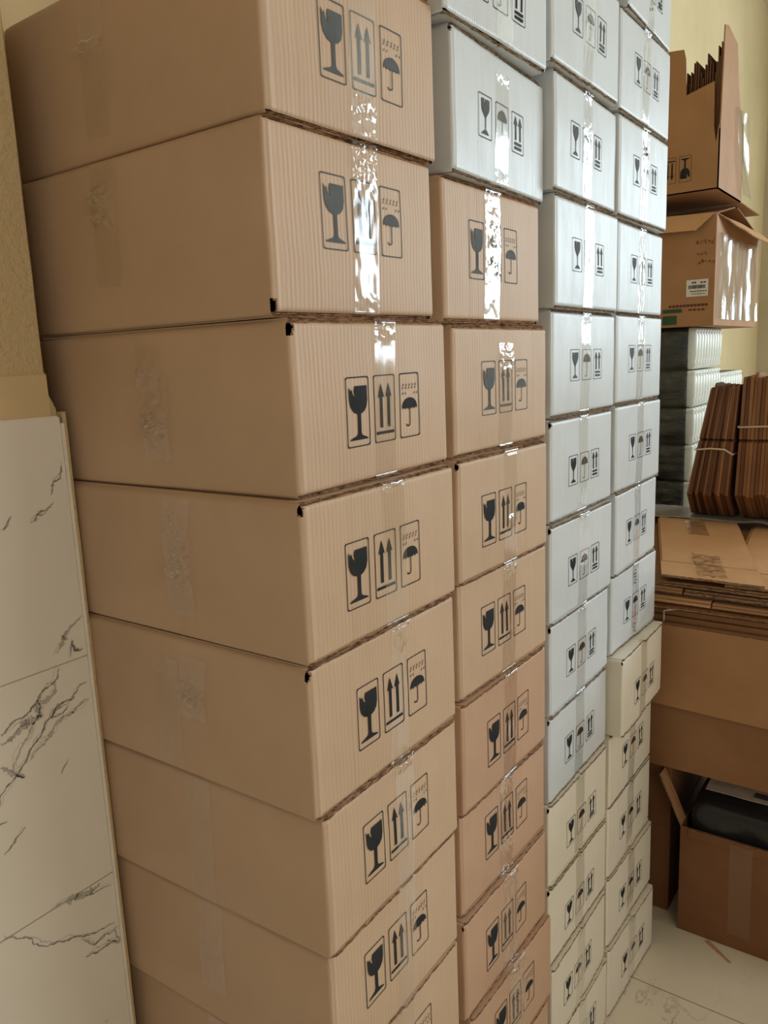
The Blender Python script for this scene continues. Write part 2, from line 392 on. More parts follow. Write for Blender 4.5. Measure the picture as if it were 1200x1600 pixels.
def flap(parent, x0, x1, z0, z1, w, shear, mats, rng, top, name):
    """closure flap: liner and raw, torn corrugated edge at the front"""
    bm = bmesh.new(); n = 36; s = rng.random() * 50; t = z1 - z0
    prev = None; dy = -.0035 if (top and x0 > .05 and M['cream'] in mats) else rng.uniform(-.0006, .0046) if z0 + parent.location.z > 1.35 else rng.uniform(-.0035, .0012); prof = [(0, 0), (.16, -.0005), (.3, .0022), (.45, .0016), (.55, -.0003), (.7, .0023), (.86, .0016), (1, 0)]
    lift = rng.uniform(0, .0)
    for k in range(n + 1):
        x = x0 + (x1 - x0) * k / n; e = (x / w * 2 - 1) * shear
        rag = dy + .0016 * nz(x * 28, s) + .0013 * nz(x * 120, s + 4)
        endr = 0.003 * (max(0, 1 - (x - x0) / .004) + max(0, 1 - (x1 - x) / .004))
        r = []
        for fz, oy in prof:
            zz = z0 + t * fz + (0 if fz in (0, 1) else .0006 * nz(x * 45, fz * 9, s))
            sq = .0008 * nz(x * 20, s + 9)
            if fz == (1 if top else 0): zz += (-abs(sq) if top else abs(sq))
            r.append(bm.verts.new((x - w / 2, -DEPTH / 2 + rag + oy + endr + .0006 * nz(x * 200, fz * 20, s), zz + e)))
        r.append(bm.verts.new((x - w / 2, DEPTH / 2 - .002, z1 + e))); r.append(bm.verts.new((x - w / 2, DEPTH / 2 - .002, z0 + e)))
        if prev:
            L = len(r)
            for q in range(L):
                f = bm.faces.new((prev[q], r[q], r[(q + 1) % L], prev[(q + 1) % L])); f.material_index = 1 if q < len(prof) - 1 else 0
        else: bm.faces.new(r)
        prev = r
    bm.faces.new(prev[::-1])
    bmesh.ops.recalc_face_normals(bm, faces=bm.faces)
    return link_mesh(name, bm, mats, parent)

def tape_strip(bm, path, width, rng, seed, wr=.0006, skew=0.0, crumple=()):
    """path: list of (pos, outward normal, across) ; a thin wrinkled film ribbon"""
    nx = 14; prev = None; L = len(path)
    for i, (p, nrm, acr) in enumerate(path):
        t = i / (L - 1); r = []
        for k in range(nx + 1):
            u = k / nx - .5
            ww = width * (1 + .05 * nz(t * 9, seed))
            q = p + acr * (u * ww + skew * (t - .5) + .0015 * nz(t * 5, seed + 2))
            h = .0005 + wr * abs(nz(u * 3.0 + seed, t * 5, seed)) + wr * .6 * abs(nz(u * 14 + seed * 2, t * 5))
            for (tc, amp, sg) in crumple:
                gg = math.exp(-((t - tc) / sg) ** 2) * (1 - (2 * u) ** 2 * .5)
                h += amp * gg * (abs(nz(u * 7 + seed, t * 34, seed)) * 2.2 + .1)
            r.append(bm.verts.new(q + nrm * h))
        if i in (0, L - 1):
            for k, v in enumerate(r): v.co += (path[min(i + 1, L - 1)][0] - path[max(i - 1, 0)][0]).normalized() * .0025 * nz(k * 1.3, seed)
        if prev:
            for k in range(nx):
                f = bm.faces.new((prev[k], prev[k + 1], r[k + 1], r[k])); f.smooth = True
        prev = r

def carton(pose, kind, label, group, printat, gap_lo, gap_hi, seed, notch=(), tape=None, side_tape=None, ink='ink', text=None, bulge=.0015, cat='box'):
    x, y, th, w, h, zb, shear = pose
    rng = random.Random(seed)
    cx = x + math.cos(th) * w / 2 - math.sin(th) * DEPTH / 2; cy = y + math.sin(th) * w / 2 + math.cos(th) * DEPTH / 2
    root = thing('sealed_carton', label, cat, (cx, cy, zb - gap_lo), (0, 0, th), group)
    white = kind in ('white', 'cream')
    mats = [M[kind], M['edge_white' if white else 'edge'], M[ink]]
    Z0 = gap_lo
    ridges = [(rng.uniform(.1, .9) * w, rng.choice((-1, 1)) * rng.uniform(.0003, .0009)) for _ in range(4)] + [(.0085, -.0015)]
    s = seed * 1.7
    def fy(X, Z):   # front face depth offset
        u, v = X / w, Z / h
        o = -bulge * math.sin(math.pi * min(max(u, 0), 1)) * math.sin(math.pi * min(max(v, 0), 1)) + .0009 * nz(X * 12, Z * 14, s)
        for c, a in ridges: o += a * math.exp(-((X - c) / .0024) ** 2)
        return o
    def T(X, Y, Z): return Vector((X - w / 2, Y - DEPTH / 2, Z + Z0 + (X / w * 2 - 1) * shear))
    # body shell
    bm = bmesh.new(); rad = .0035
    per = []   # (x, y, nx, ny, side)
    fx = [rad, .005, .0068, .0085, .0102, .0125, .016] + [.016 + (w - .032) * k / 44 for k in range(1, 44)] + [w - .016, w - .011, w - .007, w - rad]
    for X in fx: per.append((X, 0, 0, -1, 'f'))
    for a in (-60, -30): per.append((w - rad + rad * math.cos(math.radians(a)), rad + rad * math.sin(math.radians(a)), math.cos(math.radians(a)), math.sin(math.radians(a)), 'c'))
    for k in range(13): per.append((w, rad + (DEPTH - 2 * rad) * k / 12, 1, 0, 'r'))
    for X in (w - rad, w * .5, rad): per.append((X, DEPTH, 0, 1, 'b'))
    for k in range(15): per.append((0, DEPTH - rad - (DEPTH - 2 * rad) * (k / 14) ** .8, -1, 0, 'l'))
    for a in (210, 240): per.append((rad + rad * math.cos(math.radians(a)), rad + rad * math.sin(math.radians(a)), math.cos(math.radians(a)), math.sin(math.radians(a)), 'c'))
    zs = [0, .0012, .003, .006, .0085, .0105, .013] + [.013 + (h - .026) * k / 14 for k in range(1, 14)] + [h - .013, h - .0105, h - .0085, h - .006, h - .003, h - .0012, h]
    rings = []
    for Z in zs:
        e = min(Z, h - Z); up = Z > h / 2; gp = (gap_hi if up else -gap_lo) * .62
        r = []
        for (X, Y, nx_, ny_, sd) in per:
            oy = fy(X, Z) if sd == 'f' else 0; ox = 0
            lat = sd in 'lr'; ins = .0024 * max(0, 1 - e / .003) ** 2; dz = 0
            if lat:      # the side panel rolls over into the flap
                an = {0: 90, 1.2: 68, 3: 46, 6: 24}.get(round(e * 1000, 1), 0); ra = .0085 if up else .004
                if e < .0101:
                    ins = ra * (1 - math.cos(math.radians(an))); zt = (h + gp - ra + ra * math.sin(math.radians(an))) if up else (gp + ra - ra * math.sin(math.radians(an)))
                    dz = zt - Z
            if sd == 'f' and e < .012: oy += .0007 * nz(X * 190, s) * (1 - e / .012)
            if sd == 'l':
                ox = -bulge * 1.2 * math.sin(math.pi * Y / DEPTH) * math.sin(math.pi * Z / h) + .0008 * nz(Y * 9, Z * 12, s + 3)
                ox = max(ox, -.002)
            if sd == 'c': oy = fy(max(0, min(w, X)), Z) * .4
            r.append(bm.verts.new(T(X - nx_ * ins + ox, Y - ny_ * ins + oy, Z + dz)))
        rings.append(r)
    Lp = len(per)
    for a, b in zip(rings, rings[1:]):
        for k in range(Lp):
            f = bm.faces.new((a[k], a[(k + 1) % Lp], b[(k + 1) % Lp], b[k])); f.smooth = True
    kill = []
    for where, size in notch:
        cz = h if where == 't' else 0
        for f in bm.faces:
            if len(f.verts) != 4: continue
            c = f.calc_center_median(); X = c.x + w / 2; Y = c.y + DEPTH / 2; Z = c.z - Z0 - (X / w * 2 - 1) * shear
            dx = max(X, Y * .9); dz = abs(Z - cz)
            if X < .02 and Y < .02:
                q_ = (dx / (size * .75)) ** 2 + ((dz - size * .5) / size) ** 2
                if q_ < .55 + .35 * nz(X * 300, Z * 300, s): kill.append(f)
                elif q_ < .95 + .4 * nz(X * 400, Z * 400, s): f.material_index = 1
    if kill: bmesh.ops.delete(bm, geom=list(set(kill)), context='FACES')
    # print on the front
    if printat:
        marks = MARKS_WHITE if white else MARKS_BROWN; fh = (.056 if white else .079); lw = .0011 if white else .0013
        px, pz = printat
        def V(X, Z): return bm.verts.new(T(X, fy(X, Z) - .0008, Z))
        for ox, fw, polys in marks:
            outer = ring_path(fw, fh, .003); inner = [(lw + a * (fw - 2 * lw) / fw, lw + b * (fh - 2 * lw) / fh) for a, b in outer]
            o_ = [V(px + ox + a, pz + b + .0002 * nz(a * 900, b * 900, s)) for a, b in outer]; i_ = [V(px + ox + a, pz + b) for a, b in inner]
            for k in range(len(o_)):
                f = bm.faces.new((o_[k], o_[(k + 1) % len(o_)], i_[(k + 1) % len(o_)], i_[k])); f.material_index = 2
            for P in polys:
                f = bm.faces.new([V(px + ox + a * fw, pz + b * fh) for a, b in P]); f.material_index = 2; f.normal_update()
                bmesh.ops.triangulate(bm, faces=[f], ngon_method='EAR_CLIP')
    link_mesh('carton_body', bm, mats, root)
    # flaps, two above and two below, meeting in the middle under the tape
    mid = w / 2 + rng.uniform(-.004, .004)
    for (zz0, zz1, top) in ((Z0 + h - .0002, Z0 + h + gap_hi - .0002, True), (.0001, Z0 + .0002, False)):
        for (a, b) in ((.007, mid - .0006), (mid + .0006, w - .007)):
            flap(root, a, b, zz0, zz1, w, shear, [M[kind], mats[1]], rng, top, 'top_flap' if top else 'bottom_flap')
    # clear tape over the seam, running down the front
    Xa, Y_, Za = Vector((1, 0, 0)), Vector((0, -1, 0)), Vector((0, 0, 1))
    if tape is None: tape = dict()
    if tape is not False:
        bmt = bmesh.new(); tc = tape.get('x', .163 + rng.uniform(-.006, .008)); tw = tape.get('w', .047)
        spans = tape.get('spans', [(1.0, 0.0)])
        for (v1, v0) in spans:
            path = []
            n = max(8, int(60 * (v1 - v0)))
            if v1 >= 1.0:
                path.append((T(tc, .010, h) + Za * (gap_hi - .0004), Za * .15, Xa)); path.append((T(tc, -.0012, h) + Za * (gap_hi - .0006), (Za * .15 + Y_ * .8), Xa))
                path.append((T(tc, -.003, h), Y_, Xa))
            for k in range(n + 1):
                Z = h * (v1 - (v1 - v0) * k / n); Z = min(Z, h - .003)
                path.append((T(tc, fy(tc, Z) - .0004, Z), Y_, Xa))
            if v0 <= 0: path.append((T(tc, -.003, 0) - Za * .001, Y_, Xa))
            tape_strip(bmt, path, tw, rng, seed * .77 + v1, tape.get('wr', .0007), tape.get('skew', -.006), tape.get('cr', ((.06, .0022, .05), (.97, .0012, .04))))
        tp = link_mesh('sealing_tape', bmt, [M['tape']], root)
        if text:
            # writing printed along the tape
            bmx = bmesh.new(); rg = random.Random(seed + 5)
            for (mi, va, vb, xo, k_) in text:
                nchar = k_
                for c in range(nchar):
                    zt = h * (va + (vb - va) * c / nchar); hh = h * abs(vb - va) / nchar * .78
                    for st in range(3):
                        ax = tc + xo + rg.uniform(-.006, .002); bx = ax + rg.uniform(.002, .009); z_a = zt - rg.uniform(0, .35) * hh * (1 if st else .2); z_b = z_a - hh * rg.uniform(.2, .6)
                        q = [(ax, z_a), (bx, z_a), (bx, z_b), (ax, z_b)]
                        f = bmx.faces.new([bmx.verts.new(T(a, fy(a, b) - .0030, b)) for a, b in q]); f.material_index = mi
            link_mesh('tape_writing', bmx, [M['ink'], M['ink_red'], M['ink_violet']], tp)
    if side_tape:
        bmt = bmesh.new()
        for (ty, v1, v0, cr) in side_tape:
            path = []; n = max(10, int(60 * (v1 - v0)))
            def sx(Z): return max(-.002, -bulge * 1.2 * math.sin(math.pi * ty / DEPTH) * math.sin(math.pi * Z / h)) - .0006
            for k in range(n + 1):
                Z = h * (v1 - (v1 - v0) * k / n)
                path.append((T(sx(Z), ty, Z), Vector((-1, 0, 0)), Vector((0, 1, 0))))
            tape_strip(bmt, path, .045, rng, seed * .31 + v1, .0007, .006, [(a_, b_ * 2.8, c_) for a_, b_, c_ in cr])
        link_mesh('side_tape', bmt, [M['tape_crinkle']], root)
    return root

POSE = {"A": [[0.6118, 0.0099, -0.013, 0.3075, 0.1808, 1.7961, 0.0005], [0.6037, 0.0098, -0.0048, 0.3038, 0.1834, 1.604, 0.0008], [0.6075, -0.0062, 0.0087, 0.3064, 0.1778, 1.4147, 0.001], [0.5973, -0.0156, -0.0001, 0.3089, 0.1722, 1.2331, 0.0006], [0.5954, -0.0132, 0.004, 0.3101, 0.1747, 1.0496, 0.0007], [0.6051, -0.014, 0.0224, 0.3061, 0.174, 0.8659, 0.0002], [0.6091, -0.0064, 0.019, 0.3045, 0.1792, 0.6773, -0.0001], [0.6102, 0.0013, 0.0009, 0.3061, 0.174, 0.4944, 0.0], [0.606, 0.0, 0.0, 0.305, 0.145, 0.339, 0], [0.606, 0.0, 0.004, 0.305, 0.155, 0.174, 0], [0.606, 0.0, 0.0, 0.305, 0.16, 0.005, 0]], "B": [[0.9229, -0.0081, -0.0111, 0.2993, 0.174, 1.9748, 0.0003], [0.9475, -0.0025, 0.0395, 0.3082, 0.1713, 1.7919, -0.0009], [0.932, 0.0072, 0.0094, 0.3062, 0.1786, 1.6024, -0.0001], [0.9497, 0.0069, -0.0033, 0.3059, 0.1757, 1.4142, -0.0001], [0.9448, 0.0009, 0.0012, 0.3031, 0.1741, 1.2287, -0.001], [0.9572, 0.0121, -0.013, 0.3026, 0.1772, 1.0426, -0.0009], [0.9506, 0.0063, 0.0046, 0.3038, 0.1755, 0.858, -0.0003], [0.9508, 0.0138, -0.0127, 0.303, 0.1688, 0.68, -0.0004], [0.941, 0.0055, -0.0011, 0.3075, 0.1703, 0.5011, 0.0002], [0.9495, 0.0016, -0.0143, 0.3062, 0.1718, 0.3205, -0.0], [0.943, 0.0, 0.0, 0.305, 0.15, 0.164, 0], [0.943, 0.0, 0.0, 0.305, 0.15, 0.005, 0]], "C": [[1.252, -0.006, 0.0, 0.306, 0.172, 2.183, 0], [1.2373, -0.012, 0.0047, 0.303, 0.1701, 1.9981, -0.0006], [1.2612, -0.0061, 0.0268, 0.3062, 0.1724, 1.8136, -0.0011], [1.2705, -0.0035, 0.0094, 0.3072, 0.1741, 1.6282, -0.0009], [1.2716, 0.004, -0.0025, 0.3055, 0.1743, 1.4436, -0.001], [1.2752, 0.0072, 0.0012, 0.3052, 0.1751, 1.2566, -0.0006], [1.27, 0.0058, -0.0098, 0.3045, 0.1758, 1.0693, -0.0005], [1.2776, 0.0095, 0.0029, 0.3031, 0.1718, 0.8867, -0.0006], [1.2793, 0.0123, 0.0025, 0.3049, 0.1687, 0.708, -0.0002], [1.2765, 0.0117, -0.0121, 0.3009, 0.1674, 0.5307, -0.0], [1.2758, 0.0111, -0.0141, 0.3013, 0.1668, 0.3538, -0.0005], [1.2714, 0.0025, 0.0068, 0.2992, 0.1689, 0.1759, -0.0006], [1.272, 0.0, 0.0, 0.304, 0.166, 0.004, -0.001]], "D": [[1.5803, -0.0133, 0.0414, 0.3047, 0.174, 2.1773, 0.0002], [1.5643, -0.0045, -0.0023, 0.3097, 0.1704, 1.9973, -0.001], [1.5689, -0.0032, -0.0072, 0.3058, 0.1774, 1.8096, -0.0009], [1.5933, 0.0046, 0.0155, 0.3067, 0.1716, 1.6269, -0.0006], [1.5828, 0.0017, 0.0074, 0.3052, 0.1736, 1.4454, -0.0008], [1.5872, 0.0021, 0.0025, 0.3053, 0.1743, 1.2614, -0.0006], [1.594, 0.0016, 0.0278, 0.3041, 0.1708, 1.0807, -0.0007], [1.5949, 0.0088, -0.0077, 0.3044, 0.1715, 0.8997, -0.0005], [1.592, -0.02, 0.018, 0.3025, 0.1736, 0.7164, -0.0007], [1.5898, 0.0055, 0.0006, 0.2991, 0.1686, 0.5387, -0.0002], [1.5918, 0.0086, -0.0059, 0.3009, 0.1714, 0.3588, -0.0007], [1.5875, 0.0062, -0.0288, 0.3013, 0.1681, 0.1827, -0.0005], [1.5794, -0.0011, -0.0406, 0.3024, 0.1717, 0.0037, -0.0004]]}
PRINT = {"A": [[0.085, 0.048], [0.083, 0.067], [0.086, 0.04], [0.07, 0.039], [0.082, 0.046], [0.073, 0.052], [0.068, 0.06], [0.074, 0.05], [0.08, 0.05], [0.08, 0.05], [0.08, 0.05]], "B": [[0.072, 0.036], [0.074, 0.054], [0.071, 0.055], [0.08, 0.05], [0.069, 0.04], [0.067, 0.049], [0.08, 0.044], [0.078, 0.055], [0.071, 0.04], [0.078, 0.05], [0.08, 0.05], [0.08, 0.05]], "C": [[0.08, 0.056], [0.082, 0.058], [0.07, 0.058], [0.074, 0.06], [0.081, 0.056], [0.08, 0.052], [0.08, 0.051], [0.077, 0.051], [0.076, 0.047], [0.084, 0.038], [0.076, 0.034], [0.06, 0.05], [0.08, 0.05]], "D": [[0.08, 0.05], [0.08, 0.06], [0.078, 0.063], [0.08, 0.06], [0.075, 0.059], [0.084, 0.055], [0.072, 0.05], [0.078, 0.048], [0.085, 0.043], [0.082, 0.06], [0.081, 0.054], [0.076, 0.046], [0.085, 0.047]]}
stack_words = {'A': 'leftmost stack, the brown one whose left side shows', 'B': 'second stack from the left', 'C': 'third stack from the left', 'D': 'rightmost carton stack, beside the loose boxes'}
ordinal = ['topmost', 'second from the top', 'third from the top', 'fourth from the top', 'fifth from the top', 'sixth from the top', 'seventh from the top', 'eighth from the top', 'ninth from the top', 'tenth from the top', 'eleventh from the top', 'twelfth from the top', 'thirteenth from the top']
KIND = {'A': ['kraft'] * 11, 'B': ['white', 'white'] + ['kraft'] * 4 + ['kraft_pink'] * 6, 'C': ['white'] * 9 + ['cream'] * 4, 'D': ['white'] * 8 + ['cream'] * 5}
NOTCH = {('A', 1): [('b', .010)], ('A', 2): [('t', .010)], ('A', 3): [('t', .008)], ('A', 4): [('t', .008)], ('B', 4): [('t', .007)], ('B', 8): [('t', .005)],
         ('C', 5): [('t', .007)], ('C', 6): [('t', .007)], ('C', 7): [('t', .007)], ('C', 8): [('t', .006)], ('C', 9): [('t', .006)], ('C', 10): [('t', .006)], ('D', 8): [('t', .005)], ('B', 1): [('t', .006)]}
cr_top = ((.05, .003, .05), (.96, .001, .03))
TAPE = {('A', 0): dict(x=.158, spans=[(1, 0)], cr=((.80, .003, .06), (.95, .003, .05)), wr=.0005),
        ('A', 1): dict(x=.161, w=.046, wr=.0012, cr=((.12, .0045, .13), (.9, .001, .05))),
        ('A', 2): dict(x=.163, w=.043, wr=.0006, cr=((.07, .003, .06), (.7, .001, .05))),
        ('A', 3): dict(x=.167, w=.046, wr=.0003, cr=((.04, .003, .04),), skew=0.),
        ('A', 4): dict(x=.172, w=.04, cr=((.15, .0015, .12), (.96, .002, .03)), skew=-.012),
        ('A', 5): dict(x=.166, w=.042, cr=((.06, .0035, .05), (.35, .001, .1)), skew=-.006),
        ('A', 6): dict(x=.166, w=.042, cr=((.35, .003, .05), (.96, .001, .03))),
        ('B', 1): dict(x=.150, w=.044, spans=[(.88, 0)], cr=((.03, .003, .05), (.95, .003, .06)), wr=.0004),
        ('B', 2): dict(x=.140, w=.048, wr=.0013, cr=((.45, .0022, .3),), skew=-.006),
        ('B', 3): dict(x=.155, w=.046, spans=[(.88, 0)], cr=((.15, .004, .14), (.97, .002, .03)), wr=.001),
        ('B', 4): dict(x=.163, w=.044, cr=((.62, .005, .05),), wr=.0004),
        ('B', 5): dict(x=.160, w=.046, cr=((.10, .005, .08), (.66, .003, .06)), wr=.0009),
        ('B', 6): dict(x=.160, w=.046, cr=((.05, .004, .05),)), ('B', 7): dict(x=.150, w=.046, cr=((.1, .002, .1), (.75, .005, .05))),
        ('B', 8): dict(x=.158, w=.05, cr=((.06, .006, .06), (.9, .003, .06))), ('B', 9): dict(x=.160, w=.06, cr=((.06, .006, .06), (.4, .004, .2)))}
SIDE = {0: [(.262, 1.0, .12, ((.42, .0055, .06),))], 1: [(.255, 1.0, .25, ((.28, .005, .09), (.45, .0025, .06)))], 2: [(.222, .93, .55, ((.5, .003, .2),)), (.212, .72, .18, ((.55, .005, .25),))],
        3: [(.195, .98, .15, ((.3, .0025, .25), (.62, .0035, .14)))], 4: [(.235, .86, .05, ((.1, .0015, .1),)), (.185, .9, .45, ((.55, .004, .3),))],
        5: [(.205, 1.0, 0, ((.15, .001, .1),))], 6: [(.20, 1.0, .25, ((.5, .0015, .3),))], 7: [(.20, 1.0, .3, ())]}
TEXT = {('D', 7): [(1, .99, .95, -.006, 2), (0, .93, .72, -.004, 5), (1, .42, .22, -.004, 6), (0, .2, .04, -.004, 4)], ('D', 2): [(0, .82, .70, 0, 2), (1, .69, .64, 0, 2)], ('D', 0): [(2, .62, .14, -.006, 7)]}
NOTE = {('A', 0): 'its left side carries a small folded knot of clear tape', ('A', 1): 'a torn bottom corner and shiny tape over the arrows', ('A', 2): 'a torn top corner and crinkled tape on its side',
        ('A', 3): 'smooth flat tape beside sharp black arrows', ('A', 4): 'two short tape tails on its left side', ('A', 5): 'long straight tape on its left side', ('A', 6): 'bright tape scrap near the glass mark',
        ('B', 0): 'cut off by the frame', ('B', 1): 'set back under a wide gap', ('B', 2): 'mirror-bright tape hiding the arrows mark', ('B', 3): 'crinkled tape loop over the arrows',
        ('B', 4): 'bright tape scrap below the arrows', ('B', 5): 'wrinkled tape at its top edge', ('B', 9): 'reddish brown and sticking out furthest', ('C', 0): 'only its bottom edge in view',
        ('D', 0): 'violet writing on its tape', ('D', 2): 'twisted shiny tape with a red patch', ('D', 3): 'bright tape hiding the marks', ('D', 7): 'red and black writing down its tape', ('D', 12): 'standing on the marble floor'}
kind_words = {'kraft': 'brown', 'kraft_pink': 'reddish brown', 'white': 'white', 'cream': 'cream'}
for cn in 'ABCD':
    P = POSE[cn]; nb = len(P)
    for i, ps in enumerate(P):
        hi = .0045 if i == 0 else max(.0022, (P[i - 1][5] - (ps[5] + ps[4])) / 2 - .0001)
        lo = min(.0045, ps[5]) if i == nb - 1 else max(.0022, (ps[5] - (P[i + 1][5] + P[i + 1][4])) / 2 - .0001)
        if i == nb - 1: lo = ps[5]
        kd = KIND[cn][i]
        note = NOTE.get((cn, i))
        lab = '%s carton, %s in the %s%s' % (kind_words[kd], ordinal[i] if i < nb - 1 else 'lowest', {'A': 'leftmost stack', 'B': 'second stack', 'C': 'third stack', 'D': 'fourth stack'}[cn], ', ' + note if note and len(note.split()) < 8 and (cn, i) != ('B', 9) else '')
        if len(lab.split()) > 16: lab = lab[:lab.rindex(',')]
        ink = 'ink_haze' if (cn, i) in (('A', 0), ('A', 1), ('B', 2), ('B', 3), ('B', 1), ('C', 1), ('C', 2), ('C', 3), ('C', 4), ('D', 1), ('D', 2), ('D', 3), ('D', 4)) else 'ink'  # upper prints take the ink paled to imitate haze
        tp = TAPE.get((cn, i))
        if tp is None and cn in 'CD': tp = dict(x=.150 + .006 * nz(i * 3.3, ord(cn)), w=.044, wr=(.0004 if i > 4 else .0008), cr=((.06, .003, .05), (.3 + .4 * random.Random(i * 7).random(), .0018, .08)))
        carton(ps, kd, lab, {'A': 'sealed cartons in the leftmost stack', 'B': 'sealed cartons in the second stack', 'C': 'sealed cartons in the third stack', 'D': 'sealed cartons in the fourth stack'}[cn],
               PRINT[cn][i], lo, hi, 11 + i * 13 + ord(cn) * 101, [(a_, b_ * 1.05) for a_, b_ in NOTCH.get((cn, i), ())], tp, SIDE.get(i) if cn == 'A' else None, ink, TEXT.get((cn, i)),
               cat='carton')
# ------------------------------------------------------------------ loose and open boxes at the right
def slab(name, quad, th, mats, parent, n_sub=1, ragged=0.0, seed=0, loc0=Vector((0, 0, 0)), edge_mi=1):
    """a board panel given by its 4 corners (world coordinates) and thickness"""
    q = [Vector(a) - loc0 for a in quad]; nrm = (q[1] - q[0]).cross(q[3] - q[0]).normalized() * th
    bm = bmesh.new(); N = 12
    def P(u, v): return (q[0] * (1 - u) + q[1] * u) * (1 - v) + (q[3] * (1 - u) + q[2] * u) * v
    g = []
    for i in range(N + 1):
        row = []
        for j in range(N + 1):
            u, v = i / N, j / N; p = P(u, v)
            w_ = nrm.normalized() * (.0012 + ragged) * nz(u * 3 + seed, v * 3)
            row.append((bm.verts.new(p + w_), bm.verts.new(p + nrm + w_)))
        g.append(row)
    for i in range(N):
        for j in range(N):
            a, b, c, d = g[i][j], g[i + 1][j], g[i + 1][j + 1], g[i][j + 1]
            bm.faces.new((a[0], d[0], c[0], b[0])); bm.faces.new((a[1], b[1], c[1], d[1]))
    for i in range(N):
        for (a, b) in ((g[i][0], g[i + 1][0]), (g[i + 1][N], g[i][N]), (g[0][i + 1], g[0][i]), (g[N][i], g[N][i + 1])):
            f = bm.faces.new((a[0], b[0], b[1], a[1])); f.material_index = edge_mi
    bmesh.ops.recalc_face_normals(bm, faces=bm.faces)
    return link_mesh(name, bm, mats, parent)
def board(name, mat): return [M[mat], M['edge']]
def strip_tape(parent, pts, width_vec, off, seed, mat='tape', amp=.002, name='tape'):
    """a film patch: centre line pts, half-width vector, outward offset vector (parent at world loc)"""
    bm = bmesh.new(); prev = None; o0 = parent.location
    n = 24
    for i in range(n + 1):
        t = i / n * (len(pts) - 1); k = min(int(t), len(pts) - 2); f_ = t - k
        c = Vector(pts[k]) * (1 - f_) + Vector(pts[k + 1]) * f_ - o0; r = []
        for j in range(9):
            u = j / 4 - 1
            r.append(bm.verts.new(c + Vector(width_vec) * u + Vector(off) * (.35 + abs(nz(u * 2.5 + seed, i * (.35 if mat != 'wrap' else .05), seed)) * amp * (1 if mat != 'wrap' else 1.4) / Vector(off).length)))
        if prev:
            for j in range(8): f = bm.faces.new((prev[j], prev[j + 1], r[j + 1], r[j])); f.smooth = True
        prev = r
    return link_mesh(name, bm, [M[mat]], parent)
def prints(parent, origin, ux, uz, off, marks, fh, mat='ink', name='printed_marks'):
    bm = bmesh.new(); o0 = parent.location; O = Vector(origin) - o0 + Vector(off); ux = Vector(ux); uz = Vector(uz)
    for ox, fw, polys in marks:
        lw = .0011; outer = ring_path(fw, fh, .003); inner = [(lw + a * (fw - 2 * lw) / fw, lw + b * (fh - 2 * lw) / fh) for a, b in outer]
        V = lambda a, b: bm.verts.new(O + ux * (ox + a) + uz * b)
        o_ = [V(a, b) for a, b in outer]; i_ = [V(a, b) for a, b in inner]
        for k in range(len(o_)): bm.faces.new((o_[k], o_[(k + 1) % len(o_)], i_[(k + 1) % len(o_)], i_[k]))
        for P in polys:
            f = bm.faces.new([V(a * fw, b * fh) for a, b in P]); f.normal_update(); bmesh.ops.triangulate(bm, faces=[f], ngon_method='EAR_CLIP')
    return link_mesh(name, bm, [M[mat]], parent)
def quads(parent, name, rects, mat, x):
    """flat printed rectangles (y0, y1, z0, z1) on a face that looks along -x at world x"""
    bm = bmesh.new(); o0 = parent.location
    for y0, y1, z0, z1 in rects: bm.faces.new([bm.verts.new(Vector(p) - o0) for p in ((x, y1, z0), (x, y0, z0), (x, y0, z1), (x, y1, z1))])
    return link_mesh(name, bm, [M[mat]], parent)
def carton_shell(root, x0, x1, y0, y1, z0, z1, mat, name='carton_body', top=False, wall=.004, bot=True):
    """open carton: four walls with thickness and a floor (optionally a closed top)"""
    o = root.location; bm = bmesh.new()
    def T(v): return v - o
    def wallp(a0, a1, b0, b1, c0, c1):
        N = 6
        box(bm, a0, a1, b0, b1, c0, c1, 0, T)
    wallp(x0, x0 + wall, y0, y1, z0, z1); wallp(x1 - wall, x1, y0, y1, z0, z1)
    wallp(x0 + wall, x1 - wall, y0, y0 + wall, z0, z1); wallp(x0 + wall, x1 - wall, y1 - wall, y1, z0, z1)
    wallp(x0 + wall, x1 - wall, y0 + wall, y1 - wall, z0, z0 + wall)
    if top: wallp(x0 + wall, x1 - wall, y0 + wall, y1 - wall, z1 - wall, z1)
    ob = link_mesh(name, bm, [M[mat]], root)
    bv = ob.modifiers.new('bevel', 'BEVEL'); bv.width = .0012; bv.segments = 2
    return ob

# cartons on the floor behind the right stack
for (z0, z1, lab) in ((0, .252, 'narrow brown carton standing on the floor right of the cream cartons'), (.2525, .472, 'narrow brown carton resting on another, under the big open carton')):
    t = thing('brown_carton', lab, 'carton', (2.28, .21, z0))
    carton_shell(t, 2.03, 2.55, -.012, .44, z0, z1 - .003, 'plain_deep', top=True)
    slab('top_flap', [(2.031, -.011, z1 - .003), (2.549, -.011, z1 - .003), (2.549, .21, z1 - .003), (2.031, .21, z1 - .003)], .0025, board('', 'plain'), t, loc0=t.location)
    slab('top_flap', [(2.031, .214, z1 - .003), (2.549, .214, z1 - .003), (2.549, .439, z1 - .003), (2.031, .439, z1 - .003)], .0025, board('', 'plain'), t, loc0=t.location)
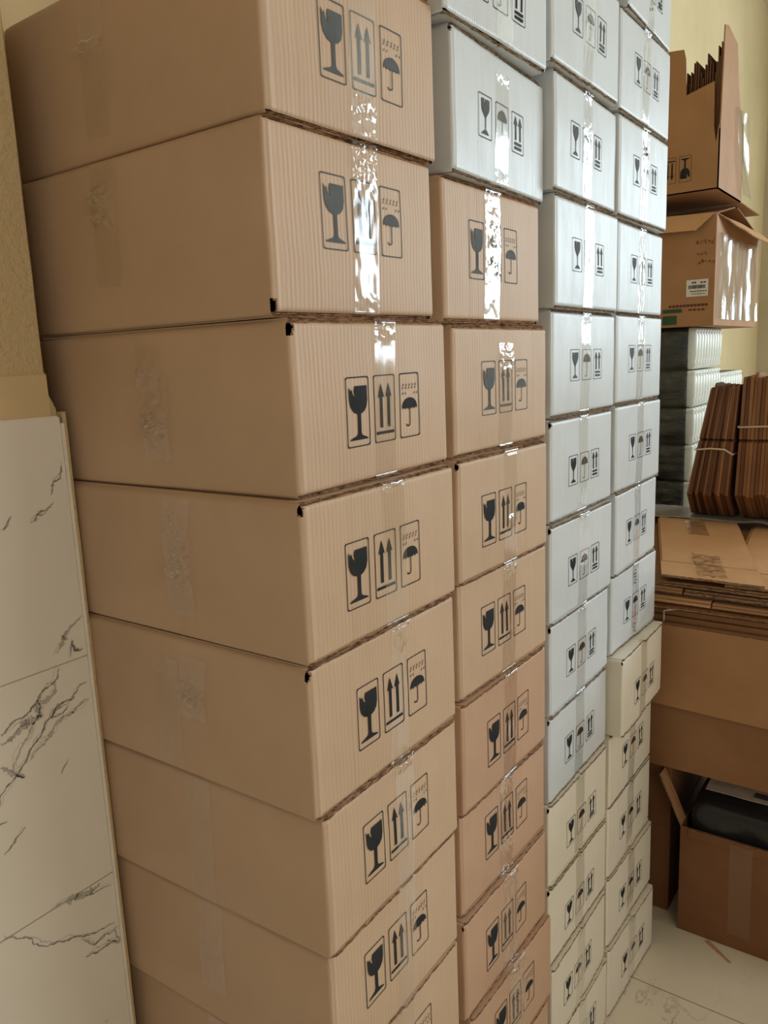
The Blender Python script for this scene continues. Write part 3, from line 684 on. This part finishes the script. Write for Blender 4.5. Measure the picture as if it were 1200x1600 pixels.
# open carton with the black parcel
t = thing('open_carton', 'open brown carton on the floor with a black wrapped parcel inside', 'carton', (2.21, -.30, 0))
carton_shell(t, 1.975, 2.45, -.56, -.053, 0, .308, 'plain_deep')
slab('side_flap', [(1.979, -.056, .306), (1.979, .004, .438), (2.024, .004, .438), (2.024, -.056, .306)], .004, board('', 'plain_light'), t, loc0=t.location)
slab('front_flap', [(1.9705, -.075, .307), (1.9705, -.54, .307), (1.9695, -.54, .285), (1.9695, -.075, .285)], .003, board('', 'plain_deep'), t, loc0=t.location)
strip_tape(t, [(1.969, -.205, .300), (1.973, -.205, .18), (1.974, -.207, .04)], (0, .027, 0), (-.0012, 0, 0), 3, amp=.0006)
# black parcel with a white label
bm = bmesh.new()
bmesh.ops.create_cube(bm, size=1.0)
bmesh.ops.subdivide_edges(bm, edges=bm.edges, cuts=22, use_grid_fill=True)
for v in bm.verts:
    c = v.co; r = .42; q = Vector((max(-r, min(r, c.x)), max(-r, min(r, c.y)), max(-.38, min(.38, c.z)))); d = c - q
    if d.length > 1e-6: c = q + d.normalized() * min(d.length, .09)
    c = Vector((c.x * .40, c.y * .455, c.z * .385)); 
    c += Vector((nz(c.y * 16 + c.z * 10, c.z * 9, 2), 0, nz(c.x * 14, c.y * 14, 4))) * .006 + Vector((abs(nz(c.y * 22 - c.z * 25, c.z * 4, 7)) * .012, 0, 0))
    v.co = c
tb = NT('black_plastic_bag'); tb.b.inputs['Base Color'].default_value = srgb(40, 42, 46); tb.b.inputs['Roughness'].default_value = .28
tb.link(tb.bump(tb.noise(tb.coord(), 25, 4), .5, .006), tb.b.inputs['Normal']); M['black_bag'] = tb.m
M['label'] = flat('white_label', (226, 220, 212), .5); M['label_grey'] = flat('label_print', (96, 90, 86), .6)
par = link_mesh('wrapped_parcel', bm, [M['black_bag']], None, True, (2.19, -.30, .198))
tag(par, 'parcel wrapped in black plastic with a white label, inside the open carton', 'parcel')
slab('address_label', [(2.03, -.10, .402), (2.10, -.10, .404), (2.10, -.31, .404), (2.03, -.31, .402)], .0008, [M['label'], M['label']], par, loc0=par.location)
slab('label_barcode', [(2.045, -.215, .4055), (2.07, -.215, .4055), (2.07, -.262, .4055), (2.045, -.262, .4055)], .0004, [M['label_grey'], M['label_grey']], par, loc0=par.location)

# big carton lying across
t = thing('big_carton', 'big brown carton with its long flap folded down, under the flattened boards', 'carton', (2.4, -.1, .476))
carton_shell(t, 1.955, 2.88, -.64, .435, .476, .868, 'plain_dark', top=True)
slab('folded_flap', [(1.951, .434, .868), (1.951, -.64, .862), (1.935, -.64, .640), (1.937, .434, .668)], .004, board('', 'plain'), t, loc0=t.location, ragged=.0015)

# flattened boards piled on it
pile = [  # z, thickness, x0, x1, y_left, y_right, mat, yaw, label
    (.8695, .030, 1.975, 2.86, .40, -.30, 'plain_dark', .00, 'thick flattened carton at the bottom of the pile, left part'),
    (.8695, .034, 1.985, 2.86, -.31, -.62, 'plain', .00, 'thick flattened carton at the bottom of the pile, right part'),
    (.9045, .006, 1.965, 2.86, .38, -.60, 'plain_light', -.03, 'orange-brown flattened board low in the pile'),
    (.9115, .010, 1.990, 2.86, .36, -.11, 'plain', .02, 'short dull flattened board in the middle of the pile'),
    (.9225, .015, 1.962, 2.86, .38, -.11, 'plain_light', .0, 'light flattened carton ending left of the split in the pile'),
    (.9225, .014, 1.960, 2.86, -.115, -.60, 'plain', -.01, 'flattened carton to the right of the split in the pile'),
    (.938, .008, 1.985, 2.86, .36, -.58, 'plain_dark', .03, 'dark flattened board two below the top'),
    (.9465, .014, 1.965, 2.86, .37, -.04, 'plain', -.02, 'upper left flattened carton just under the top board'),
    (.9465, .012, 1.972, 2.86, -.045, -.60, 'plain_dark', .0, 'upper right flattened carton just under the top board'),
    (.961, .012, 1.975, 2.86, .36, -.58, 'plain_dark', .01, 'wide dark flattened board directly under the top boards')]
for i, (z, th, x0, x1, ya, yb, mt, yaw, lab) in enumerate(pile):
    t = thing('flattened_carton', lab, 'flattened carton', ((x0 + x1) / 2, (ya + yb) / 2, z), (0, 0, 0), 'flattened cartons in the pile')
    half = th / 2
    for k in range(2):
        j = .004 * (k - .5) + .003 * math.sin(i * 3 + k)
        slab('board_layer', [(x0 + j + yaw * .1, ya, z + half * k), (x1, ya, z + half * k), (x1, yb, z + half * k), (x0 + j - yaw * .1, yb, z + half * k)], -half * .86, ([M[mt]] * 2 if th > .0125 else board('', mt)), t, loc0=t.location)
for (lab, q, zz, mt, tp) in (('pinkish flattened board at the right of the pile, under the taped one', [(1.965, -.14), (2.70, -.06), (2.70, -.60), (1.985, -.60)], .974, 'plain_light', False),
                         ('flattened light brown carton with clear tape on top of the pile', [(1.948, .006), (2.640, .222), (2.668, -.022), (1.945, -.232)], .9875, 'plain_light', True)):
    t = thing('flattened_carton', lab, 'flattened carton', (2.3, q[0][1] - .1, zz), (0, 0, 0), 'flattened cartons in the pile')
    def L(u, v, dz=0):
        a = Vector((*q[0], 0)) * (1 - u) + Vector((*q[1], 0)) * u; b = Vector((*q[3], 0)) * (1 - u) + Vector((*q[2], 0)) * u
        p_ = a * (1 - v) + b * v; return Vector((p_.x, p_.y, zz + dz))
    slab('board_layer', [L(0.02, 0), L(1, 0), L(1, 1), L(0.02, 1)], -.005, board('', mt), t, loc0=t.location)
    slab('board_layer', [L(.19, 0.02, .0055), L(1, .02, .0055), L(1, .98, .0055), L(.19, .98, .0055)], -.005, board('', mt), t, loc0=t.location)
    slab('board_flap', [L(0, 0.0, .0055), L(.185, .0, .0055), L(.185, 1, .0055), L(0, 1, .0055)], -.005, board('', mt), t, loc0=t.location)
    if tp:
        strip_tape(t, [L(.02, .52, .011), L(.16, .5, .011), L(.32, .49, .0115)], (0, .035, 0), (0, 0, .0014), 5, 'tape_crinkle', amp=.012)
        strip_tape(t, [L(.66, .48, .011), L(.80, .47, .011), L(.93, .46, .0115)], (0, .03, 0), (0, 0, .0014), 8, 'tape_crinkle', amp=.006)
bm = bmesh.new(); tube(bm, [(1.958, .0, .872), (1.956, -.001, .885), (1.957, .0, .90), (1.96, -.012, .903), (1.975, -.03, .903)], .0022)
M['string'] = flat('white_string', (214, 196, 172), .7)
tag(link_mesh('string_end', bm, [M['string']]), 'white string end hanging between the flattened boards and big carton', 'string')

# thin grey plastic sheet under the tied bundles
bm = bmesh.new(); g = []
for i in range(40):
    g.append([bm.verts.new((2.64 + .21 * j / 10, .34 - .9 * i / 39, .9985 + .005 * abs(nz(i * .5, j * .5)) + (.012 * max(0, nz(i * .3, 4)) if j < 3 else 0))) for j in range(11)])
for a, b in zip(g, g[1:]):
    for j in range(10): bm.faces.new((a[j], a[j + 1], b[j + 1], b[j])).smooth = True
tg = NT('grey_plastic_sheet'); tg.b.inputs['Base Color'].default_value = srgb(150, 146, 136); tg.b.inputs['Roughness'].default_value = .4
M['grey_sheet'] = tg.m
ps = link_mesh('plastic_sheet', bm, [M['grey_sheet']]); sm = ps.modifiers.new('thickness', 'SOLIDIFY'); sm.thickness = .0012
tag(ps, 'crumpled grey plastic sheet lying under the tied board bundles', 'plastic sheet')

# tied bundles of brown boards standing on edge
M['board_a'] = card('bundle_board_a', (140, 96, 66), 9, rough=.75); M['board_b'] = card('bundle_board_b', (112, 74, 50), 9, rough=.75); M['board_c'] = card('bundle_board_c', (160, 112, 74), 9, rough=.7)
def bundle(label, yb0, yb1, yt0, yt1, x0, ztop, zstr, n, seed):
    rg = random.Random(seed); t = thing('board_bundle', label, 'bundle', (x0 + .15, (yb0 + yb1) / 2, 1.006))
    o = t.location; zb = 1.006
    for k in range(n):
        u0 = k / n; u1 = (k + .86) / n; bm = bmesh.new(); j = rg.uniform(-.006, .006); jt = rg.uniform(-.014, .008); xt = x0 + .02 + rg.uniform(-.004, .006)
        prof = [(x0 + j, zb + .088 + j), (x0 + .115 + j, zb), (x0 + .28, zb), (x0 + .28, ztop - .03 + jt), (x0 + .10, ztop + jt), (xt + .012, ztop + jt), (xt + .004, ztop - .006 + jt), (x0 + j + .012, zb + .262), (x0 + j + .026, zb + .257), (x0 + j + .010, zb + .250)]
        def Y(z, u): 
            v = (z - zb) / (ztop - zb); return (yb0 + (yb1 - yb0) * u) * (1 - v) + (yt0 + (yt1 - yt0) * u) * v
        A_ = [bm.verts.new(Vector((x, Y(z, u0), z)) - o) for x, z in prof]; B_ = [bm.verts.new(Vector((x, Y(z, u1), z)) - o) for x, z in prof]
        bm.faces.new(A_); bm.faces.new(B_[::-1])
        for i in range(len(prof)): bm.faces.new((A_[i], B_[i], B_[(i + 1) % len(prof)], A_[(i + 1) % len(prof)]))
        bmesh.ops.recalc_face_normals(bm, faces=bm.faces)
        link_mesh('board', bm, [M[rg.choice(['board_a', 'board_a', 'board_b', 'board_c'])]], t)
    bm = bmesh.new(); v = (zstr - zb) / (ztop - zb)
    ya = yb0 * (1 - v) + yt0 * v; yc = yb1 * (1 - v) + yt1 * v - .0
    P = [(x0 + .27, ya + .006, zstr + .01), (x0 + .02, ya + .006, zstr), (x0 + .002, ya + .001, zstr), (x0 - .006, ya * .6 + yc * .4, zstr + .006), (x0 - .005, ya * .2 + yc * .8, zstr + .004), (x0 + .004, yc + .001, zstr - .012), (x0 + .27, yc - .004, zstr - .02)]
    tube(bm, [Vector(p) - o for p in P], .003, 6); link_mesh('tying_string', bm, [M['string']], t)
bundle('left bundle of brown boards tied with pale string, leaning on edge', .134, -.001, .062, -.020, 2.60, 1.437, 1.232, 15, 4)
bundle('taller right bundle of dark brown boards tied with pale string', -.022, -.31, -.030, -.31, 2.60, 1.462, 1.305, 26, 9)

# stacks of wrapped tubs against the wall
M['dark_tub'] = flat('dark_wrapped_tubs', (46, 48, 50), .5); M['tub_white'] = flat('white_tub_rim', (238, 244, 236), .3, .6)
td = NT('dark_tubs_seen_through_film'); v_ = td.coord()
td.link(td.ramp(td.noise(v_, 9, 4), [(.35, srgb(16, 20, 28)), (.55, srgb(42, 44, 44)), (.78, srgb(100, 98, 90))]), td.b.inputs['Base Color']); td.b.inputs['Roughness'].default_value = .35
td.link(td.bump(td.noise(td.coord(scale=(1, 1, 2.4)), 22, 5, .6), .8, .012), td.b.inputs['Normal']); M['dark_tub'] = td.m
def k_seed(z): return z * 17.3
def tub_block(label, x0, x1, y0, y1, z0, z1, nr, grp):
    t = thing('wrapped_tubs', label, 'tubs', ((x0 + x1) / 2, (y0 + y1) / 2, z0), group=grp); o = t.location
    bm = bmesh.new(); N = 14
    # dark nested tubs behind clear film: a wrinkled block
    bmesh.ops.create_cube(bm, size=1.0); bmesh.ops.subdivide_edges(bm, edges=bm.edges, cuts=10, use_grid_fill=True)
    for v in bm.verts:
        c = v.co; c = Vector((c.x * (x1 - x0), c.y * (y1 - y0 - .03), c.z * (z1 - z0 - .003)))
        e = 1 - (abs(v.co.z) * 2) ** 4
        c.x += -.010 * e * (v.co.x < -.49) + .006 * nz(c.y * 30, c.z * 30, z0 * 9) * (v.co.x < -.49)
        v.co = c + Vector((0, .015, (z1 - z0) / 2))
    link_mesh('tub_block', bm, [M['dark_tub']], t, True)
    # white rims of the nested tubs, side by side
    bm = bmesh.new(); w_ = (x1 - x0) / nr
    for k in range(nr):
        cx = x0 + w_ * (k + .5) - o.x; prev = None
        for (fz, rr) in ((.02, .30), (.10, .46), (.2, .40), (.3, .47), (.8, .49), (.88, .40), (.94, .5), (.99, .34)):
            r = []
            for a in range(7):
                an = math.pi * a / 6; r.append(bm.verts.new((cx + math.cos(an) * w_ * rr, -(y1 - y0) / 2 + .030 - math.sin(an) * .030 * rr * 2, (z1 - z0) * fz)))
            if prev:
                for a in range(6): bm.faces.new((prev[a], prev[a + 1], r[a + 1], r[a])).smooth = True
            prev = r
    link_mesh('tub_rims', bm, [M['tub_white']], t)
    if z1 > .9 and x0 < 3.2:
        bm = bmesh.new(); prev = None
        for i in range(17):
            zz = (z1 - z0) * i / 16; r = []
            for j in range(21):
                yv = (y1 - y0) * (j / 20 - .5); fold = abs(nz(yv * 7 + k_seed(z0), zz * 60, z0)) ** .7 * .016
                r.append(bm.verts.new((x0 - o.x - .014 - fold * math.sin(math.pi * i / 16), yv, zz)))
            if prev:
                for j in range(20): bm.faces.new((prev[j], prev[j + 1], r[j + 1], r[j])).smooth = True
            prev = r
        link_mesh('film_cover', bm, [M['wrap_thin']], t)
zs = [0] + [.1338 * k for k in range(1, 12)] + [1.6215]
ow = ['lowest', 'second', 'third', 'fourth', 'fifth', 'sixth', 'seventh', 'eighth', 'ninth', 'tenth', 'eleventh', 'topmost']
for k in range(12):
    tub_block('%s block of film-wrapped dark tubs with white ribbed front, taller wall stack' % ow[k], 2.955, 3.34, .195, .445, zs[k], zs[k + 1], 10, 'wrapped tubs in the taller stack')
for k in range(11):
    z1 = .1318 * (k + 1)
    tub_block('%s block of white-ribbed tubs in the lower stack behind the bundles' % ow[min(k, 10)], 3.37, 3.76, .20, .445, .1318 * k, z1, 9, 'wrapped tubs in the lower stack')

# labelled carton on the tubs
t = thing('labelled_carton', 'brown carton with a white barcode label and film over its bright side', 'carton', (3.25, .29, 1.623))
carton_shell(t, 2.90, 3.60, .130, .446, 1.623, 1.985, 'plain', top=True)
slab('side_flap', [(2.899, .445, 2.000), (2.899, .135, 1.990), (2.868, .19, 1.935), (2.868, .445, 1.945)], .004, board('', 'plain_light'), t, loc0=t.location)
slab('front_flap', [(2.905, .128, 1.988), (3.60, .128, 1.99), (3.60, .055, 1.925), (3.13, .055, 1.925)], .004, board('', 'plain_light'), t, loc0=t.location, ragged=.002)
slab('top_flap', [(2.905, .14, 1.988), (2.905, .44, 1.988), (3.20, .44, 2.044), (3.20, .14, 2.044)], .004, board('', 'plain'), t, loc0=t.location)
slab('top_flap', [(3.59, .14, 1.988), (3.59, .44, 1.988), (3.24, .44, 2.044), (3.24, .14, 2.044)], .004, board('', 'plain'), t, loc0=t.location)
xf = 2.8985
quads(t, 'barcode_label', [(.150, .222, 1.722, 1.778)], 'label', xf)
rg = random.Random(3); bars = []
yy = .160
while yy < .212:
    w_ = rg.uniform(.0008, .0025); bars.append((yy, yy + w_, 1.748, 1.760)); yy += w_ + rg.uniform(.0006, .0016)
bars += [(.155 + .008 * k, .161 + .008 * k, 1.738, 1.741) for k in range(7)] + [(.158 + .01 * k, .166 + .01 * k, 1.766, 1.770) for k in range(2)] + [(.19 + .008 * k, .196 + .008 * k, 1.766, 1.771) for k in range(2)] + [(.160 + .009 * k, .167 + .009 * k, 1.730, 1.732) for k in range(5)]
quads(t, 'label_print', bars, 'ink', xf - .0006)
M['red_brown_ink'] = flat('reddish_marker', (96, 44, 40), .7); M['green_ink'] = flat('green_print', (52, 84, 60), .7)
bm = bmesh.new()
for (ya, yb_, zc, hh) in ((.192, .140, 1.897, .012), (.190, .158, 1.861, .007), (.186, .138, 1.834, .012)):
    y = ya
    while y > yb_:
        pts = []; w0 = rg.uniform(.005, .010)
        for q in range(5): pts.append(Vector((xf, y - w0 * q / 4, zc + hh * rg.uniform(-.7, .8))) - t.location)
        tube(bm, pts, .0007, 4); y -= w0 + .004
link_mesh('handwriting', bm, [M['red_brown_ink']], t)
quads(t, 'printed_line', [(.150 + .012 * k, .159 + .012 * k, 1.690, 1.697) for k in range(11)] + [(.16 + .014 * k, .17 + .014 * k, 1.676, 1.681) for k in range(4)], 'red_brown_ink', xf - .0003)
quads(t, 'printed_logo', [(.235, .30, 1.672, 1.684), (.252, .30, 1.632, 1.662)], 'green_ink', xf - .0003)
for k, xx in enumerate((3.0, 3.16, 3.32, 3.47)):
    strip_tape(t, [(xx, .128, 1.93), (xx, .128, 1.80), (xx, .128, 1.645)], (.078, 0, 0), (0, -.002, 0), 3 + k * 2, 'wrap', amp=.014, name='film_cover')

# top open carton filled with dividers, its print upside down
t = thing('divider_carton', 'open carton of dark dividers, fragile marks upside down, topmost by the wall', 'carton', (3.02, .28, 2.062))
X0, X1, Y0, Y1, Z0 = 2.865, 3.20, .122, .446, 2.057
bm = bmesh.new(); o = t.location; TT = lambda v: v - o
# left wall with its torn upper outline
def wall_profile(fixed, a0, a1, prof, axis, th):
    pts = [(a, z) for a, z in prof]
    def P(a, z, d): return (Vector((fixed + d, a, z)) if axis == 'x' else Vector((a, fixed + d, z))) - o
    A_ = [bm.verts.new(P(a, z, 0)) for a, z in pts]; B_ = [bm.verts.new(P(a, z, th)) for a, z in pts]
    fs = [bm.faces.new(A_), bm.faces.new(B_[::-1])]
    for i in range(len(pts)): bm.faces.new((A_[i], B_[i], B_[(i + 1) % len(pts)], A_[(i + 1) % len(pts)]))
wall_profile(X0, Y0, Y1, [(Y0, Z0), (Y1, Z0), (Y1, 2.50), (.30, 2.505), (.243, 2.50), (.236, 2.47), (.232, 2.36), (.145, 2.385), (.142, 2.25), (.134, 2.20), (.128, 2.25), (Y0, 2.26)], 'x', .004)
wall_profile(Y0, X0, X1, [(X0, Z0), (X1, Z0), (X1, 2.30), (3.14, 2.36), (3.10, 2.42), (3.06, 2.54), (2.93, 2.56), (2.885, 2.55), (2.872, 2.3), (X0, 2.24)], 'y', .004)
wall_profile(Y1 - .004, X0, X1, [(X0, Z0), (X1, Z0), (X1, 2.42), (X0, 2.42)], 'y', .004)
wall_profile(X1 - .004, Y0, Y1, [(Y0, Z0), (Y1, Z0), (Y1, 2.40), (Y0, 2.32)], 'x', .004)
box(bm, X0, X1, Y0, Y1, Z0, Z0 + .004, 0, TT)
bmesh.ops.recalc_face_normals(bm, faces=bm.faces)
link_mesh('carton_body', bm, [M['plain']], t)
slab('bottom_flap', [(3.20, .124, 2.0565), (3.55, .124, 2.0525), (3.50, .40, 2.0525), (3.20, .44, 2.0565)], .004, board('', 'plain'), t, loc0=t.location)
prints(t, (X0, .245 - .0, 2.175), (0, 1, 0), (0, 0, -1), (-.0006, 0, 0), [(-.037, .040, glass_brown()), (.013, .040, arrows_brown()), (.063, .040, umbrella(True, .44, .62, .12, .88, .16))], .082)
strip_tape(t, [(3.13, .119, 2.35), (3.15, .115, 2.2), (3.22, .11, 2.075)], (.07, 0, 0), (0, -.002, 0), 21, 'wrap', amp=.014, name='film_cover')
rg = random.Random(8)
for k in range(13):
    y = .150 + .0072 * k; top = 2.40 + .07 * abs(math.sin(k * .55 + .3)) + rg.uniform(-.01, .01)
    d = thing('board_divider', ('brown board divider in the comb-like row, %s of the thirteen, counted from the open corner' % (['nearest'] + ['%s' % w for w in ('second', 'third', 'fourth', 'fifth', 'sixth', 'seventh', 'eighth', 'ninth', 'tenth', 'eleventh', 'twelfth', 'last')])[k]), 'divider', (3.0, y, 2.07), group='dividers standing in the top carton')
    slab('divider_board', [(2.872, y, 2.07), (3.15, y, 2.07), (3.15, y, top), (2.876 + rg.uniform(0, .01), y, top)], .0034, [M['board_b'], M['board_b']], d, loc0=d.location)
for k in range(4):
    y = .130 + .0046 * k; top = (2.50, 2.46, 2.49, 2.445)[k]
    d = thing('tall_divider', 'tall dark divider at the open corner, %s of four from the corner' % ('first', 'second', 'third', 'fourth')[k], 'divider', (3.0, y, 2.07), group='tall dividers standing at the corner')
    slab('divider_board', [(2.874, y, 2.07), (3.10, y, 2.07), (3.10, y, top), (2.877, y, top)], .003, [M['board_b'], M['board_b']], d, loc0=d.location)

# splinter on the floor
bm = bmesh.new(); box(bm, 0, .085, -.005, .005, 0, .004)
for v in bm.verts:
    if v.co.x > .04: v.co.y *= .25
sp = link_mesh('cardboard_strip', bm, [M['plain_light']], None, False, (1.966, -.133, 0), (0, 0, math.radians(235)))
tag(sp, 'thin brown cardboard strip lying on the marble floor', 'strip')
